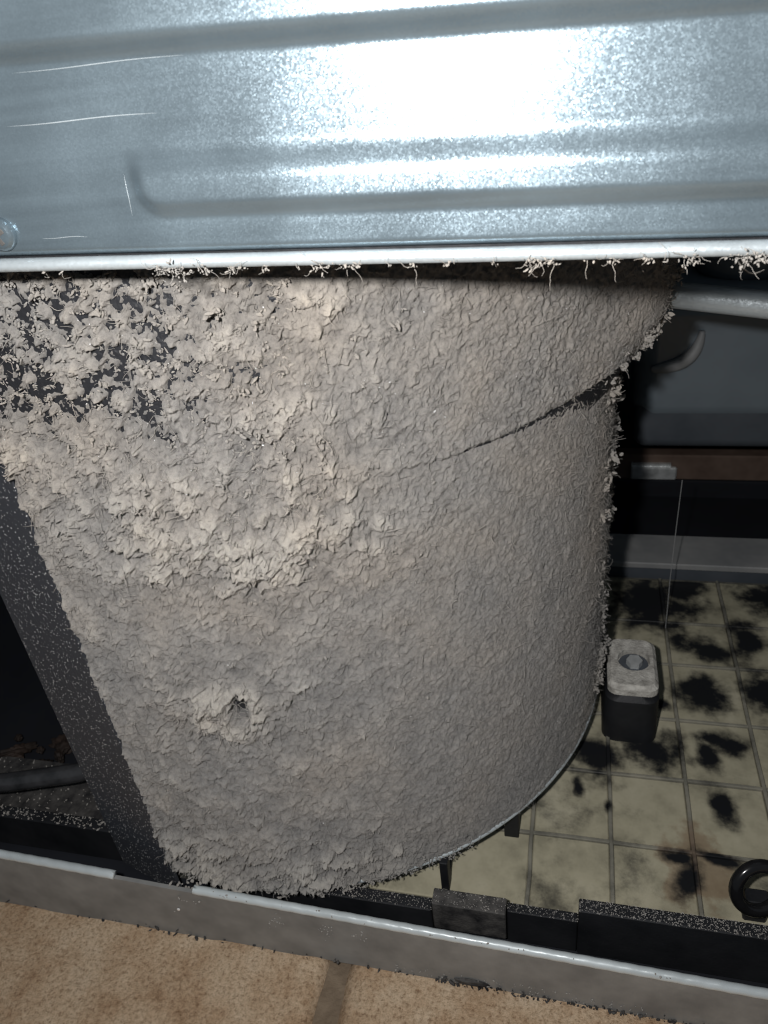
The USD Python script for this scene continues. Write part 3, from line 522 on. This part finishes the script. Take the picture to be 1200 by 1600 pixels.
# ---------------------------------------------------------------- things behind, at the right
rr_ = thing('rear_rail', 'grey rail across the back of the tray', 'rail')
obj('rail_top', bx(-.16, .45, .3905, .4215, .0165, .0205, .0006), greyrail, rr_); obj('rail_face', bx(-.16, .45, .3915, .4200, .0, .0163), bluegrey, rr_)
tag(obj('black_skirting', bx(-.3, .6, .4990, .5120, -.010, .0150, .001), wallm), 'low black skirting between the rear rail and the brown board', 'skirting')
bp = thing('brown_board', 'brown board lying behind the tray under the dark grey canister', 'board'); obj('board', bx(-.3, .6, .5, .512, .0152, .0345, .001), wood, bp)
za, zc_ = at_y(985, 748, .497), at_y(1058, 730, .497)
tb = thing('zinc_tab', 'short bright zinc tab on the brown board', 'bracket'); obj('plate', bx(za[0], zc_[0], .4955, .4992, za[2], zc_[2], .001), bright, tb); obj('fold', bx(za[0], zc_[0] - .004, .4975, .4999, zc_[2], zc_[2] + .002), bright, tb)
can = thing('grey_canister', 'dark grey canister with rounded shoulder standing behind the tray', 'canister')
xl = at_y(990, 600, .435)[0]; zlo, zmid = at_y(1100, 706, .435)[2], at_y(1100, 637, .435)[2]
def superbox(x0, x1, y0, y1, z0, z1, r_, n_=28):
    m_ = trimesh.creation.icosphere(4); v = np.array(m_.vertices); s = np.array([(x1 - x0) / 2 - r_, (y1 - y0) / 2 - r_, (z1 - z0) / 2 - r_])
    v = np.sign(np.round(v, 6)) * s + v * r_ + [(x0 + x1) / 2, (y0 + y1) / 2, (z0 + z1) / 2]; return trimesh.convex.convex_hull(v)
ztop = at_y(1100, 492, .435)[2] + .012
obj('body', superbox(xl, xl + .2, .435, .58, zmid - .012, ztop, .014), cangrey, can, 40)
obj('base', superbox(xl + .002, xl + .198, .4365, .58, zlo, zmid + .006, .008), bluegrey, can, 40)
obj('neck', superbox(xl + .030, xl + .19, .452, .57, ztop - .012, ztop + .075, .026), cangrey, can, 40)
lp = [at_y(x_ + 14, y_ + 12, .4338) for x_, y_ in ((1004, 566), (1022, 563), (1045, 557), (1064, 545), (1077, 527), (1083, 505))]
obj('highlight_crescent', tube(CubicSpline(range(6), np.array(lp))(np.linspace(0, 5, 30)), (.0008 + .0030 * np.sin(np.linspace(.2, 2.9, 30))), 12), greyrail, can, True)  # pale crescent added in place of a light reflection on the shoulder
rod = thing('steel_rod', 'galvanised round rod reaching right from the dusty hood', 'rod')
ra, rb = at_y(1024, 458, .290), at_y(1215, 478, .272); dv = rb - ra
obj('shaft', tube([ra + dv * t for t in np.linspace(0, 2.6, 30)], .0046, 20), galv_lip, rod, 40)
obj('collar', tube([ra + dv * t for t in (-.06, -.02, .03, .05)], [.0028, .0056, .0056, .0048], 16), dust, rod, 40)
th_ = [at_y(1066, 750, .365), at_y(1056, 830, .360), at_y(1047, 905, .352), at_y(1042, 960, .345), at_y(1038, 1000, .338)]
tag(obj('thread', tube(th_, .00022, 5), greyrail, None, True), 'single fine grey thread hanging down in front of the rear rail', 'thread')
# black ring at the lower right
rc = at_y(1186, 1388, .182); ringm = trimesh.creation.torus(.0085, .0024, 40, 14) if hasattr(trimesh.creation, 'torus') else trimesh.creation.annulus(.006, .011, .004)
ringm.apply_transform(trimesh.transformations.rotation_matrix(math.radians(66), [1, 0, 0])); ringm.apply_transform(trimesh.transformations.rotation_matrix(math.radians(18), [0, 0, 1])); ringm.apply_translation(rc)
clip = thing('cable_clip', 'small glossy black ring clip behind the black bar', 'clip'); obj('ring', ringm, plain('gloss_black_ring', (.006, .006, .007), (.014, .014, .015), 80., .18, .1, 500., .0003, .5), clip, True)
obj('stem', bx(rc[0] - .0035, rc[0] + .0045, rc[1] - .002, rc[1] + .004, .012, rc[2] - .006, .0006), black, clip)

# ---------------------------------------------------------------- left side behind the flange
ca = [at_z(-140, 1228, .030), at_z(-40, 1226, .030), at_z(30, 1220, .031), at_z(80, 1213, .031), at_z(125, 1206, .031), at_z(170, 1190, .03), at_z(230, 1170, .028)]
cs = CubicSpline(range(len(ca)), np.array(ca)); tag(obj('black_cable', tube(cs(np.linspace(0, 6, 60)), .0043, 18), glossblack, None, True), 'glossy black cable running behind the speckled flange', 'cable')
lb = thing('left_ledge', 'black ledge with dusty grey edge left of the speckled flange', 'ledge')
obj('ledge_bar', bx(-.45, -.166, .1705, .1760, .004, .0250, .0006), black, lb); obj('ledge_plate', bx(-.45, -.170, .1762, .212, .006, .0105), blackdusty, lb)
lst = []
for k in range(750):
    x_ = rng.uniform(-.30, -.172)
    if rng.random() < .55: p = np.array([x_, rng.uniform(.1705, .176), .0250])
    else: p = np.array([x_, rng.uniform(.177, .212), .0106])
    lst.append((p, rng.uniform(.00015, .0005), rng.normal(0, 1, 3), np.array([.3, .2, 1.])))
tag(obj('ledge_dust', scatter(lst, BL[:6]), dust, None, True), 'dust and crumbs lying on the black ledge at the left', 'dust', kind='stuff')
lst = []
for k in range(40): lst.append((np.array([rng.uniform(-.28, -.185), rng.uniform(.197, .235), rng.uniform(.004, .012)]), rng.uniform(.002, .006), np.array([rng.normal(0, .3), rng.normal(0, .3), 1]), np.array([.3, .2, 1.])))
tag(obj('debris', scatter(lst, BH), plain('rusty_debris', (.012, .010, .009), (.04, .026, .02), 90., .7, .5), None, True), 'dark rusty debris under the black cable', 'debris', kind='stuff')
# ---------------------------------------------------------------- the dark room of the cabinet
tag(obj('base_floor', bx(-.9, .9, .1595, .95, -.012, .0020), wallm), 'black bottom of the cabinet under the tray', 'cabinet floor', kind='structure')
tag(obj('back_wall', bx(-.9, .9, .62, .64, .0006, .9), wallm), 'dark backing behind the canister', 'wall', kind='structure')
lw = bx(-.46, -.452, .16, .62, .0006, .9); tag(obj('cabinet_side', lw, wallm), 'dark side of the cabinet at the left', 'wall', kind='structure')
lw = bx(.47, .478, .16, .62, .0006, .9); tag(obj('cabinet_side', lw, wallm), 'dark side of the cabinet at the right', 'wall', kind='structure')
